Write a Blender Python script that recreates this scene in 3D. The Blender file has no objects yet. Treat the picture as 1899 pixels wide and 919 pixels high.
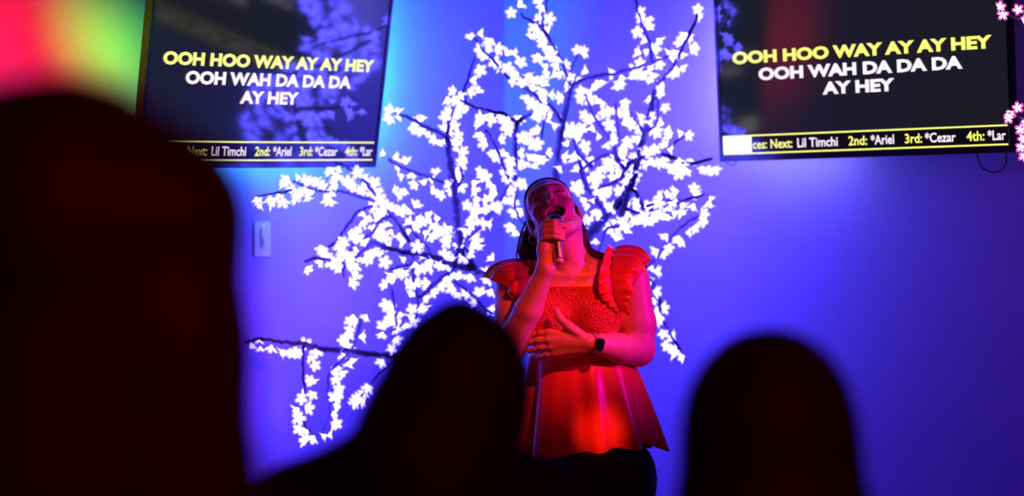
import bpy, math, random
import numpy as np
from mathutils import Vector, Matrix

# ------------------------------------------------------------------ camera, light, exposure
sc = bpy.context.scene
COL = sc.collection
F, CX, HY, CZ = 4480.0, 949.5, 420.0, 1.71      # focal length in pixels, principal column, horizon row, eye height
R = math.radians

cam = bpy.data.cameras.new('camera')
cam.sensor_fit = 'HORIZONTAL'; cam.sensor_width = 36.0
cam.lens = 36.0 * F / 1899.0
cam.shift_y = -(459.5 - HY) / 1899.0
cam.clip_start = 0.05
cam.dof.use_dof = True
cam.dof.focus_distance = 7.1
cam.dof.aperture_fstop = 1.9
cam_o = bpy.data.objects.new('camera', cam); COL.objects.link(cam_o)
cam_o.location = (0, 0, CZ); cam_o.rotation_euler = (R(90), 0, 0)
sc.camera = cam_o

sc.view_settings.view_transform = 'Standard'
sc.view_settings.look = 'None'
sc.view_settings.gamma = 1.0
sc.view_settings.use_curve_mapping = False
sc.view_settings.exposure = 0.0
sc.cycles.use_denoising = True
sc.cycles.max_bounces = 4
sc.cycles.sample_clamp_indirect = 6.0

world = bpy.data.worlds.new('dark_room'); sc.world = world
world.use_nodes = True
world.node_tree.nodes['Background'].inputs[0].default_value = (0.25, 0.05, 0.9, 1)
world.node_tree.nodes['Background'].inputs[1].default_value = 0.0015

def P(px, py, Y):
    return Vector(((px - CX) * Y / F, Y, CZ + (HY - py) * Y / F))
SY = 7.2
def S(px, py, d=0.0):                            # a point of the singer, d metres behind the plane she stands in
    return P(px, py, SY + d)

def aim(o, target):
    o.rotation_euler = (Vector(target) - o.location).to_track_quat('-Z', 'Y').to_euler()
def spot(name, loc, target, color, power, angle, blend=0.6, radius=0.05):
    l = bpy.data.lights.new(name, 'SPOT'); l.color = color; l.energy = power
    l.spot_size = R(angle); l.spot_blend = blend; l.shadow_soft_size = radius
    o = bpy.data.objects.new(name, l); COL.objects.link(o); o.location = loc; aim(o, target); return o
def area(name, loc, target, color, power, sx, sy):
    l = bpy.data.lights.new(name, 'AREA'); l.color = color; l.energy = power
    l.shape = 'RECTANGLE'; l.size = sx; l.size_y = sy
    o = bpy.data.objects.new(name, l); COL.objects.link(o); o.location = loc; aim(o, target); return o

# walls: a corner at column 935
CORNER = Vector((-0.0298, 9.2020, 0))
LA, RA = R(51), R(-39.5)
LD = Vector((-math.cos(LA), -math.sin(LA), 0)); RD = Vector((math.cos(RA), math.sin(RA), 0))
LN = Vector((math.sin(LA), -math.cos(LA), 0)); RN = Vector((math.sin(RA), -math.cos(RA), 0))   # into the room
def on_wall(px, py, side):
    D, N = (LD, LN) if side == 'L' else (RD, RN)
    d = Vector(((px - CX) / F, 1, (HY - py) / F))
    t = N.dot(CORNER) / N.dot(d)
    p = d * t; p.z += CZ
    return p
def wall_depth(px):
    return min(on_wall(px, 400, 'L').y if px < 935 else 99, on_wall(px, 400, 'R').y if px >= 935 else 99)

# coloured stage lamps and added fill lights, all outside the frame
spot('red_stage_spot', (1.5, 4.4, 3.5), S(1060, 580, -.1), (1.0, 0.045, 0.012), 560, 9, 1.0, 0.05)
spot('red_fill_lamp', (0.9, 2.0, 2.9), S(1070, 600, 0), (1.0, 0.003, 0.015), 20, 22, 0.8, 0.1)  # added red fill that lifts the singer's shaded side
spot('red_hem_fill', (0.75, 5.3, 0.75), S(1118, 800, -.15), (1.0, 0.06, 0.02), 210, 5.5, 1.0, 0.03)  # added low light, only makes the hot spot on the peplum hem
spot('magenta_side_fill', (2.7, 6.3, 2.15), S(1110, 520, 0), (1.0, 0.0, 0.8), 230, 20, 0.9, 0.1)  # added light standing in for the pink tree's glow on the singer
spot('green_beam', (-1.0, 5.6, 3.1), on_wall(212, 95, 'L'), (0.08, 1.0, 0.03), 900, 9.5, 1.0, 0.12)
spot('red_beam', (-1.2, 5.0, 3.1), on_wall(25, 80, 'L'), (1.0, 0.004, 0.0), 850, 15, 1.0, 0.15)
spot('blue_wash', (0.5, 4.5, 3.3), on_wall(1010, 10, 'R'), (0.0, 0.10, 1.0), 45, 24, 1.0, 0.1)
spot('violet_wash', (1.0, 3.5, 3.2), on_wall(1750, 450, 'R'), (0.40, 0.0, 1.0), 16, 40, 1.0, 0.2)
spot('purple_wash', (-0.8, 4.0, 3.2), on_wall(400, 560, 'L'), (1.0, 0.0, 0.75), 75, 14, 1.0, 0.6)  # added wash imitating the purple blur beside the left spectator
spot('red_house_lamp', (1.4, -0.6, 3.0), (-0.3, 2.2, 1.6), (1.0, 0.004, 0.006), 105, 60, 1.0, 0.1)

# ------------------------------------------------------------------ helpers
def tag(o, label=None, cat=None, group=None, kind=None):
    if label: o['label'] = label
    if cat: o['category'] = cat
    if group: o['group'] = group
    if kind: o['kind'] = kind
    return o
def empty(name, loc, label=None, cat=None, group=None):
    o = bpy.data.objects.new(name, None); COL.objects.link(o); o.location = loc
    o.empty_display_size = 0.05
    bpy.context.view_layer.update()
    return tag(o, label, cat, group)
def adopt(o, parent):
    if parent is not None:
        o.parent = parent
        o.matrix_parent_inverse = parent.matrix_basis.inverted()
    return o
def mesh_obj(name, v, f, mats, parent=None, smooth=False, fm=None):
    me = bpy.data.meshes.new(name)
    me.from_pydata([tuple(p) for p in v], [], [tuple(q) for q in f])
    for m in (mats if isinstance(mats, (list, tuple)) else [mats]): me.materials.append(m)
    if fm is not None: me.polygons.foreach_set('material_index', fm)
    if smooth: me.polygons.foreach_set('use_smooth', [True] * len(me.polygons))
    me.update()
    o = bpy.data.objects.new(name, me); COL.objects.link(o)
    return adopt(o, parent)

class MB:                                        # collects shapes of one mesh
    def __init__(s): s.v = []; s.f = []; s.m = []
    def add(s, v, f, mi=0):
        b = len(s.v); s.v += [Vector(p) for p in v]
        s.f += [tuple(i + b for i in q) for q in f]; s.m += [mi] * len(f); return s
    def box(s, c, size, M=None, bev=0.0, mi=0):
        c = Vector(c); hx, hy, hz = [k / 2 for k in size]; v = []; f = []
        b = min(bev, hx * .9, hz * .9)
        prof = [(-hx, -hz + b), (-hx + b, -hz), (hx - b, -hz), (hx, -hz + b), (hx, hz - b), (hx - b, hz), (-hx + b, hz), (-hx, hz - b)] if b > 0 else \
               [(-hx, -hz), (hx, -hz), (hx, hz), (-hx, hz)]
        n = len(prof)
        for y in (-hy, hy):
            for x, z in prof: v.append(Vector((x, y, z)))
        f.append(tuple(range(n))); f.append(tuple(range(2 * n - 1, n - 1, -1)))
        for i in range(n): j = (i + 1) % n; f.append((j, i, n + i, n + j))
        if M is not None: v = [M @ p for p in v]
        return s.add([p + c for p in v], f, mi)
    def tube(s, pts, rad, n=8, mi=0, cap=True, wob=0.0, rnd=None):
        pts = [Vector(p) for p in pts]; m = len(pts)
        if not isinstance(rad, (list, tuple)): rad = [rad] * m
        up = Vector((0.3, -0.8, 0.52)); v = []; f = []
        for i, p in enumerate(pts):
            t = (pts[min(i + 1, m - 1)] - pts[max(i - 1, 0)]).normalized()
            a = t.cross(up)
            if a.length < 1e-3: a = t.cross(Vector((1, 0, 0)))
            a.normalize(); b = t.cross(a)
            for k in range(n):
                g = 2 * math.pi * k / n
                r = rad[i] * (1 + (rnd.uniform(-wob, wob) if wob else 0))
                v.append(p + a * math.cos(g) * r + b * math.sin(g) * r)
        for i in range(m - 1):
            for k in range(n):
                l = (k + 1) % n
                f.append((i * n + k, i * n + l, (i + 1) * n + l, (i + 1) * n + k))
        if cap: f.append(tuple(range(n - 1, -1, -1))); f.append(tuple((m - 1) * n + k for k in range(n)))
        return s.add(v, f, mi)
    def lathe(s, a, b, prof, n=20, mi=0):        # prof: (t along a->b in metres, radius)
        a = Vector(a); d = (Vector(b) - a).normalized()
        x = d.orthogonal().normalized(); y = d.cross(x); v = []; f = []
        for t, r in prof:
            for k in range(n):
                g = 2 * math.pi * k / n; v.append(a + d * t + (x * math.cos(g) + y * math.sin(g)) * r)
        for i in range(len(prof) - 1):
            for k in range(n):
                l = (k + 1) % n; f.append((i * n + k, i * n + l, (i + 1) * n + l, (i + 1) * n + k))
        f.append(tuple(range(n - 1, -1, -1))); f.append(tuple((len(prof) - 1) * n + k for k in range(n)))
        return s.add(v, f, mi)
    def sheet(s, rows, mi=0, closed=False):      # rows of points -> quads
        b = len(s.v); w = len(rows[0])
        for r in rows: s.v += [Vector(p) for p in r]
        for i in range(len(rows) - 1):
            for k in range(w if closed else w - 1):
                l = (k + 1) % w
                s.f.append((b + i * w + k, b + i * w + l, b + (i + 1) * w + l, b + (i + 1) * w + k)); s.m.append(mi)
        return s
    def build(s, name, mats, parent=None, smooth=False):
        return mesh_obj(name, s.v, s.f, mats, parent, smooth, s.m)

def spline(pts, n):                              # Catmull-Rom through the points
    pts = [Vector(p) for p in pts]
    if len(pts) < 3: return [pts[0].lerp(pts[-1], i / n) for i in range(n + 1)]
    q = [pts[0] * 2 - pts[1]] + pts + [pts[-1] * 2 - pts[-2]]; out = []
    segs = len(pts) - 1
    for i in range(n + 1):
        u = i / n * segs; k = min(int(u), segs - 1); t = u - k
        a, b, c, d = q[k:k + 4]
        out.append(0.5 * ((2 * b) + (c - a) * t + (2 * a - 5 * b + 4 * c - d) * t * t + (3 * b - a - 3 * c + d) * t ** 3))
    return out

# ---- materials
def mat(name, base=(0.5, 0.5, 0.5), rough=0.5, metal=0.0, emit=None, es=1.0, spec=0.5):
    m = bpy.data.materials.new(name); m.use_nodes = True
    b = m.node_tree.nodes['Principled BSDF']
    b.inputs['Base Color'].default_value = (*base, 1); b.inputs['Roughness'].default_value = rough
    b.inputs['Metallic'].default_value = metal; b.inputs['Specular IOR Level'].default_value = spec
    if emit: b.inputs['Emission Color'].default_value = (*emit, 1); b.inputs['Emission Strength'].default_value = es
    return m
def noisy(m, scale=40, amt=0.15, bump=0.0, dist=0.002, detail=3, coord='Object', stretch=(1, 1, 1)):
    nt = m.node_tree; b = nt.nodes['Principled BSDF']; col = tuple(b.inputs['Base Color'].default_value)
    tc = nt.nodes.new('ShaderNodeTexCoord'); mp = nt.nodes.new('ShaderNodeMapping'); mp.inputs['Scale'].default_value = stretch
    n = nt.nodes.new('ShaderNodeTexNoise'); n.inputs['Scale'].default_value = scale; n.inputs['Detail'].default_value = detail
    nt.links.new(tc.outputs[coord], mp.inputs['Vector']); nt.links.new(mp.outputs['Vector'], n.inputs['Vector'])
    if amt:
        r = nt.nodes.new('ShaderNodeMapRange'); r.inputs[3].default_value = 1 - amt; r.inputs[4].default_value = 1 + amt
        nt.links.new(n.outputs['Fac'], r.inputs[0])
        x = nt.nodes.new('ShaderNodeMix'); x.data_type = 'RGBA'; x.blend_type = 'MULTIPLY'; x.inputs[0].default_value = 1
        x.inputs[6].default_value = col; nt.links.new(r.outputs[0], x.inputs[7]); nt.links.new(x.outputs[2], b.inputs['Base Color'])
    if bump:
        bp = nt.nodes.new('ShaderNodeBump'); bp.inputs['Strength'].default_value = bump; bp.inputs['Distance'].default_value = dist
        nt.links.new(n.outputs['Fac'], bp.inputs['Height']); nt.links.new(bp.outputs['Normal'], b.inputs['Normal'])
    return m
def by_attr(m, name='tint'):
    nt = m.node_tree; a = nt.nodes.new('ShaderNodeAttribute'); a.attribute_name = name
    nt.links.new(a.outputs['Color'], nt.nodes['Principled BSDF'].inputs['Base Color']); return m

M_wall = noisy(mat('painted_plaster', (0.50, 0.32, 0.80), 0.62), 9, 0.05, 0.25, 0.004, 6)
M_floor = noisy(mat('dark_floor', (0.03, 0.03, 0.035), 0.5), 6, 0.4)
M_stage = noisy(mat('stage_carpet', (0.02, 0.02, 0.025), 0.9), 60, 0.4, 0.4)
M_ceil = noisy(mat('ceiling_paint', (0.05, 0.05, 0.06), 0.9), 4, 0.1)
M_bezel = noisy(mat('tv_plastic', (0.012, 0.012, 0.014), 0.22), 80, 0.2)
M_screen = mat('tv_glass', (0.004, 0.004, 0.006), 0.07, 0, (0.0095, 0.0105, 0.016), 1.0, 0.85)
M_ticker = mat('ticker_black', (0.002, 0.002, 0.002), 0.13, 0, (0.003, 0.003, 0.004), 1)
M_tyel = mat('lyric_yellow', (0.02, 0.02, 0.01), 0.4, 0, (1.0, 0.98, 0.16), 1.15)
M_twhi = mat('lyric_white', (0.02, 0.02, 0.02), 0.4, 0, (1.0, 0.86, 1.0), 1.15)
M_tpale = mat('logo_block', (0.02, 0.02, 0.02), 0.4, 0, (1.0, 1.0, 0.62), 1.1)
M_led_cyan = mat('led_cyan', (0.1, 0.1, 0.1), 0.5, 0, (0.0, 0.80, 1.0), 330)
M_led_teal = mat('led_teal', (0.1, 0.1, 0.1), 0.5, 0, (0.0, 1.0, 0.85), 20)
M_led_blue = mat('led_blue', (0.1, 0.1, 0.1), 0.5, 0, (0.30, 0.40, 1.0), 110)
M_led_dim = mat('led_dim_blue', (0.1, 0.1, 0.1), 0.5, 0, (0.30, 0.42, 1.0), 34)
M_cable = noisy(mat('cable_rubber', (0.01, 0.01, 0.012), 0.5), 100, 0.2)
M_bark = noisy(mat('branch_bark', (0.085, 0.05, 0.09), 0.6), 90, 0.4, 0.5, 0.003)
M_core = mat('blossom_core', (0.3, 0.3, 0.3), 0.4, 0, (1.9, 1.6, 25.0), 1.0)
M_petal = mat('blossom_petal', (0.3, 0.3, 0.3), 0.4, 0, (0.72, 0.66, 7.0), 1.0)
M_pcore = mat('pink_blossom_core', (0.3, 0.1, 0.2), 0.4, 0, (3.0, 0.9, 3.0), 1.0)
M_ppetal = mat('pink_blossom_petal', (0.4, 0.02, 0.15), 0.3, 0, (1.0, 0.06, 0.42), 1.0)
M_plate = noisy(mat('switch_plastic', (0.75, 0.72, 0.74), 0.25), 60, 0.04)
M_skin = by_attr(mat('skin', (0.8, 0.5, 0.4), 0.42))
M_hair = noisy(mat('hair_brown', (0.065, 0.03, 0.022), 0.5), 260, 0.45, 0.6, 0.002, 3, 'Object', (1, 1, 0.08))
M_blouse = noisy(mat('satin_coral', (0.78, 0.07, 0.03), 0.32), 300, 0.12, 0.25, 0.001, 2, 'Object', (1, 1, 0.1))
M_trous = noisy(mat('dark_trousers', (0.02, 0.016, 0.025), 0.75), 200, 0.3, 0.3)
M_black = noisy(mat('black_gloss', (0.006, 0.006, 0.008), 0.12), 40, 0.2)
M_strap = noisy(mat('watch_strap', (0.5, 0.35, 0.33), 0.4), 200, 0.1)
M_chrome = noisy(mat('chrome', (0.8, 0.8, 0.82), 0.18, 1.0), 120, 0.05)
M_micbody = noisy(mat('mic_metal', (0.6, 0.5, 0.46), 0.34, 1.0), 120, 0.06)
M_tooth = noisy(mat('tooth', (0.85, 0.8, 0.75), 0.25), 120, 0.03)
M_tongue = noisy(mat('tongue', (0.5, 0.12, 0.12), 0.35), 200, 0.1)
M_lash = noisy(mat('lash', (0.01, 0.006, 0.006), 0.6), 200, 0.2)
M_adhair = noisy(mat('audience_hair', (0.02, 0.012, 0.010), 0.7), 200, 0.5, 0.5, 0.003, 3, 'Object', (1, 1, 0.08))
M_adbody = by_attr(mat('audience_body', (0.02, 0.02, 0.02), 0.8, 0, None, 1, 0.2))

# smocked cloth: rows of little puckers as fine relief
M_smock = mat('smocked_coral', (0.80, 0.115, 0.035), 0.45)
def _smock():
    nt = M_smock.node_tree; b = nt.nodes['Principled BSDF']
    tc = nt.nodes.new('ShaderNodeTexCoord')
    mp = nt.nodes.new('ShaderNodeMapping'); mp.inputs['Scale'].default_value = (1, 0.6, 2.4)
    vo = nt.nodes.new('ShaderNodeTexVoronoi'); vo.inputs['Scale'].default_value = 140; vo.inputs['Randomness'].default_value = 0.75
    bp = nt.nodes.new('ShaderNodeBump'); bp.inputs['Strength'].default_value = 1.0; bp.inputs['Distance'].default_value = 0.006; bp.invert = True
    nt.links.new(tc.outputs['Object'], mp.inputs['Vector']); nt.links.new(mp.outputs['Vector'], vo.inputs['Vector'])
    nt.links.new(vo.outputs['Distance'], bp.inputs['Height']); nt.links.new(bp.outputs['Normal'], b.inputs['Normal'])
_smock()

# ---- implicit surfaces: smooth unions of round cones and ellipsoids, polygonised by surface nets
class Field:
    def __init__(s, lo, hi, h):
        s.lo = np.array(lo, float); s.h = h
        s.n = np.ceil((np.array(hi, float) - s.lo) / h).astype(int) + 1
        s.ax = [(s.lo[i] + h * np.arange(s.n[i])).astype(np.float32) for i in range(3)]
        s.G = np.full(tuple(s.n), 1.0, np.float32)
    def op(s, fn, lo, hi, k, sub=False):
        pad = k + 2.5 * s.h + 0.008
        i0 = np.clip(np.floor((np.array(lo) - pad - s.lo) / s.h).astype(int), 0, s.n)
        i1 = np.clip(np.ceil((np.array(hi) + pad - s.lo) / s.h).astype(int) + 1, 0, s.n)
        if (i1 <= i0).any(): return
        X = s.ax[0][i0[0]:i1[0], None, None]; Y = s.ax[1][None, i0[1]:i1[1], None]; Z = s.ax[2][None, None, i0[2]:i1[2]]
        d = fn(X, Y, Z); A = s.G[i0[0]:i1[0], i0[1]:i1[1], i0[2]:i1[2]]
        if sub:
            h = np.clip(0.5 - 0.5 * (A + d) / k, 0, 1); A[...] = A * (1 - h) - d * h + k * h * (1 - h)
        else:
            h = np.clip(0.5 + 0.5 * (A - d) / k, 0, 1); A[...] = A * (1 - h) + d * h - k * h * (1 - h)
    def cap(s, a, b, ra, rb=None, k=0.012, sub=False):
        rb = ra if rb is None else rb
        a = np.array(a, float); b = np.array(b, float); ab = b - a; L = max(float(ab @ ab), 1e-9)
        def fn(X, Y, Z):
            x, y, z = X - a[0], Y - a[1], Z - a[2]
            t = np.clip((x * ab[0] + y * ab[1] + z * ab[2]) / L, 0, 1)
            return (np.sqrt((x - t * ab[0]) ** 2 + (y - t * ab[1]) ** 2 + (z - t * ab[2]) ** 2) - (ra + (rb - ra) * t)).astype(np.float32)
        m = max(ra, rb); s.op(fn, np.minimum(a, b) - m, np.maximum(a, b) + m, k, sub)
    def chain(s, pts, rad, k=0.006):
        for i in range(len(pts) - 1): s.cap(pts[i], pts[i + 1], rad[i], rad[i + 1], k)
    def ell(s, c, r, Rm=None, k=0.015, sub=False):
        c = np.array(c, float); r = np.array(r, float); M = np.eye(3) if Rm is None else np.array(Rm)
        def fn(X, Y, Z):
            x, y, z = X - c[0], Y - c[1], Z - c[2]
            p = [(M[0, i] * x + M[1, i] * y + M[2, i] * z) for i in range(3)]
            k0 = np.sqrt(sum((p[i] / r[i]) ** 2 for i in range(3))) + 1e-6
            k1 = np.sqrt(sum((p[i] / r[i] ** 2) ** 2 for i in range(3))) + 1e-6
            return (k0 * (k0 - 1) / k1).astype(np.float32)
        m = r.max(); s.op(fn, c - m, c + m, k, sub)
    def half(s, n, c):                           # keep where n.p <= c
        n = np.array(n, float)
        d = n[0] * s.ax[0][:, None, None] + n[1] * s.ax[1][None, :, None] + n[2] * s.ax[2][None, None, :] - c
        s.G = np.maximum(s.G, d.astype(np.float32))
    def mesh(s):
        G = s.G; sg = G < 0
        cnt = np.zeros(tuple(s.n - 1), np.int8)
        for a in (0, 1):
            for b in (0, 1):
                for c in (0, 1):
                    cnt += sg[a:s.n[0] - 1 + a, b:s.n[1] - 1 + b, c:s.n[2] - 1 + c]
        I, J, K = np.nonzero((cnt > 0) & (cnt < 8)); N = len(I)
        idx = np.full(cnt.shape, -1, np.int32); idx[I, J, K] = np.arange(N)
        off = [(a, b, c) for a in (0, 1) for b in (0, 1) for c in (0, 1)]
        V = {o: G[I + o[0], J + o[1], K + o[2]] for o in off}
        acc = np.zeros((N, 3)); num = np.zeros(N)
        for o in off:
            for ax in range(3):
                if o[ax]: continue
                q = list(o); q[ax] = 1; q = tuple(q); va, vb = V[o], V[q]; m = (va < 0) != (vb < 0)
                t = va[m] / (va[m] - vb[m]); pos = np.tile(np.array(o, float), (m.sum(), 1)); pos[:, ax] += t
                acc[m] += pos; num[m] += 1
        v = s.lo + s.h * (np.stack([I, J, K], 1) + acc / num[:, None])
        quads = []
        for ax in range(3):
            b, c = (ax + 1) % 3, (ax + 2) % 3
            sl0 = [slice(None)] * 3; sl1 = [slice(None)] * 3; sl0[ax] = slice(0, -1); sl1[ax] = slice(1, None)
            A, B = sg[tuple(sl0)], sg[tuple(sl1)]
            E = np.stack(np.nonzero(A != B), 1)
            E = E[(E[:, b] > 0) & (E[:, c] > 0) & (E[:, b] < s.n[b] - 1) & (E[:, c] < s.n[c] - 1)]
            def cell(db, dc):
                q = E.copy(); q[:, b] += db; q[:, c] += dc; return idx[q[:, 0], q[:, 1], q[:, 2]]
            Q = np.stack([cell(-1, -1), cell(0, -1), cell(0, 0), cell(-1, 0)], 1)
            inside = A[E[:, 0], E[:, 1], E[:, 2]]
            Q[~inside] = Q[~inside][:, ::-1]; quads.append(Q)
        return v, np.concatenate(quads)
    def build(s, name, mats, parent=None, tint=None):
        v, q = s.mesh()
        me = bpy.data.meshes.new(name)
        me.vertices.add(len(v)); me.vertices.foreach_set('co', v.astype(np.float32).ravel())
        me.loops.add(q.size); me.loops.foreach_set('vertex_index', q.astype(np.int32).ravel())
        me.polygons.add(len(q)); me.polygons.foreach_set('loop_start', np.arange(0, q.size, 4, dtype=np.int32))
        me.polygons.foreach_set('use_smooth', np.ones(len(q), bool))
        me.update(calc_edges=True)
        for m in (mats if isinstance(mats, (list, tuple)) else [mats]): me.materials.append(m)
        if tint is not None:
            a = me.color_attributes.new('tint', 'FLOAT_COLOR', 'POINT')
            c = np.ones((len(v), 4), np.float32); c[:, :3] = tint(v); a.data.foreach_set('color', c.ravel())
        o = bpy.data.objects.new(name, me); COL.objects.link(o)
        return adopt(o, parent)

# ------------------------------------------------------------------ the room
def wall(name, D, N, length):
    a = CORNER; b = CORNER + D * length; o = -N * 0.12; H = 3.7
    e = -D * 0.15
    v = [a, b, b + o, a + o + e]; v += [p + Vector((0, 0, H)) for p in v]
    f = [(0, 3, 2, 1), (4, 5, 6, 7), (0, 1, 5, 4), (1, 2, 6, 5), (2, 3, 7, 6), (3, 0, 4, 7)]
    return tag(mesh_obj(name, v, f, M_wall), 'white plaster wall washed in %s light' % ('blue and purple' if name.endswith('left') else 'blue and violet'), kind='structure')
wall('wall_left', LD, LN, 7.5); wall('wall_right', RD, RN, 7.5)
fl = [CORNER, CORNER + RD * 7.5, Vector((5.8, -1.5, 0)), Vector((-4.7, -1.5, 0)), CORNER + LD * 7.5]
def slab(name, poly, z0, z1, m, label):
    n = len(poly); v = [Vector((p.x, p.y, z0)) for p in poly] + [Vector((p.x, p.y, z1)) for p in poly]
    f = [tuple(range(n)), tuple(range(2 * n - 1, n - 1, -1))] + [((i + 1) % n, i, n + i, n + (i + 1) % n) for i in range(n)]
    return tag(mesh_obj(name, v, f, m), label, kind='structure')
slab('floor', fl, -0.1, 0.0, M_floor, 'dark floor of the bar')
slab('ceiling', fl, 3.7, 3.8, M_ceil, 'dark ceiling of the bar')
tri = [CORNER + (LN + RN) * 0.01, CORNER + RD * 4.0 + RN * 0.01, Vector((1.6, 5.9, 0)), Vector((-1.5, 5.9, 0)), CORNER + LD * 3.6 + LN * 0.01]
st = slab('floor_stage', tri, 0.0, 0.22, M_stage, 'low carpeted corner stage')

# ------------------------------------------------------------------ the two televisions
def rot_tv(yaw, tilt, roll):
    return (Matrix.Rotation(yaw, 4, 'Z') @ Matrix.Rotation(tilt, 4, 'X') @ Matrix.Rotation(roll, 4, 'Y'))
def text_mesh(name, body, x0, x1, zc, cap_h, m, parent, bold=0.0, asc='H'):
    def make(t):
        cu = bpy.data.curves.new(name, 'FONT'); cu.body = t; cu.offset = bold; cu.resolution_u = 3
        cu.space_character = 1.0
        o = bpy.data.objects.new(name, cu); COL.objects.link(o)
        bpy.context.view_layer.update()
        me = bpy.data.meshes.new_from_object(o.evaluated_get(bpy.context.evaluated_depsgraph_get()))
        bpy.data.objects.remove(o); bpy.data.curves.remove(cu); return me
    ref = make(asc); ys = [v.co.y for v in ref.vertices]; y0, y1 = min(ys), max(ys); bpy.data.meshes.remove(ref)
    me = make(body); me.name = name; xs = [v.co.x for v in me.vertices]; a, b = min(xs), max(xs)
    for v in me.vertices:
        x = x0 + (v.co.x - a) / (b - a) * (x1 - x0); z = zc + ((v.co.y - y0) / (y1 - y0) - 0.5) * cap_h
        v.co = (x, -0.0028, z)
    me.materials.clear(); me.materials.append(m); me.update()
    o = bpy.data.objects.new(name, me); COL.objects.link(o); o.parent = parent; return o
TW, TH = 1.12, 0.643
def television(loc, yaw, tilt, roll, label, strips):
    root = empty('television', (0, 0, 0), label, 'television', 'wall-mounted karaoke screens')
    root.matrix_basis = Matrix.Translation(loc) @ rot_tv(yaw, tilt, roll)
    bpy.context.view_layer.update()
    def part(mb, name, m, smooth=False, par=None):
        o = mb.build(name, m, None, smooth); o.parent = par or root; return o
    b = MB(); e = 0.012; eb = 0.02
    b.box((-TW / 2 + e / 2, 0.013, 0), (e, 0.034, TH), bev=0.003); b.box((TW / 2 - e / 2, 0.013, 0), (e, 0.034, TH), bev=0.003)
    b.box((0, 0.013, TH / 2 - e / 2), (TW - 2 * e, 0.034, e)); b.box((0, 0.013, -TH / 2 + eb / 2), (TW - 2 * e, 0.034, eb))
    part(b, 'bezel', M_bezel)
    part(MB().box((0, 0.018, 0), (TW - 0.02, 0.022, TH - 0.02), bev=0.01), 'housing', M_bezel)
    scr = part(MB().box((0, 0.003, (eb - e) / 2), (TW - 2 * e, 0.006, TH - e - eb)), 'screen', M_screen); scr['label'] = 'dark glossy screen showing karaoke lyrics'
    part(MB().box((0, 0.045, 0.02), (0.22, 0.04, 0.22), bev=0.01), 'wall_bracket', M_bezel)
    text_mesh('lyric_line', 'OOH HOO WAY AY AY HEY', -0.492, 0.496, 0.0325, 0.042, M_tyel, scr, 0.046)['label'] = 'yellow lyric line OOH HOO WAY AY AY HEY'
    text_mesh('lyric_line', 'OOH WAH DA DA DA', -0.388, 0.389, -0.0272, 0.042, M_twhi, scr, 0.046)['label'] = 'white lyric line OOH WAH DA DA DA'
    text_mesh('lyric_line', 'AY HEY', -0.137, 0.138, -0.0868, 0.042, M_twhi, scr, 0.046)['label'] = 'white lyric line AY HEY'
    part(MB().box((-0.0025, -0.0005, -0.2655), (1.084, 0.001, 0.062)), 'ticker_band', M_ticker, par=scr)
    for z in (-0.2350, -0.2955): part(MB().box((-0.0025, -0.0012, z), (1.084, 0.001, 0.0052)), 'ticker_rule', M_tyel, par=scr)
    part(MB().box((-0.4865, -0.0012, -0.2655), (0.118, 0.001, 0.056)), 'ticker_logo_block', M_tpale, par=scr)
    for t, x0, x1, m in (('ces: Next:', -0.4224, -0.2637, M_tyel), ('Lil Timchi', -0.2435, -0.0857, M_twhi), ('2nd:', -0.0442, 0.0268, M_tyel), ('*Ariel', 0.0406, 0.1283, M_twhi),
                         ('3rd:', 0.1689, 0.2325, M_tyel), ('*Cezar', 0.2427, 0.3552, M_twhi), ('4th:', 0.3939, 0.4576, M_tyel), ('*Lar', 0.4686, 0.5332, M_twhi)):
        text_mesh('ticker_text', t, x0, x1, -0.2655, 0.031, m, scr, 0.016)
    for (x, z, sx, sz, m) in strips:
        part(MB().box((x, 0.036, z), (sx, 0.006, sz)), 'backlight_strip', m)
    return root
tvl = television(Vector((-0.7957, 8.0019, CZ + 0.5126)), 0.8967, 0.1625, -0.0244, 'wall television on the left showing lyrics, bottom corner hidden behind a dark head',
                 [(0.530, 0.02, 0.012, 0.5, M_led_cyan), (0.02, -0.304, 0.66, 0.010, M_led_teal)])
tvr = television(Vector((1.1433, 7.999, CZ + 0.5509)), -0.6784, 0.0571, -0.0107, 'wall television on the right showing lyrics above the whole ticker line',
                 [(-0.30, -0.306, 0.34, 0.008, M_led_dim), (-0.530, 0.0, 0.012, 0.5, M_led_blue)])
def cable(pts, r, par, side):
    q = spline([on_wall(x, y, side) + (LN if side == 'L' else RN) * d for x, y, d in pts], 30)
    return MB().tube(q, r, 6).build('power_cable', M_cable, par, True)
cable([(1824, 280, .05), (1826, 305, .03), (1838, 317, .02), (1856, 318, .02), (1872, 308, .03), (1880, 285, .05)], 0.0028, tvr, 'R')
cable([(1351, 290, .05), (1358, 304, .03), (1372, 305, .03), (1382, 290, .05)], 0.002, tvr, 'R')
cable([(600, 296, .06), (599, 312, .03), (598, 332, .02)], 0.002, tvl, 'L')

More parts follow.
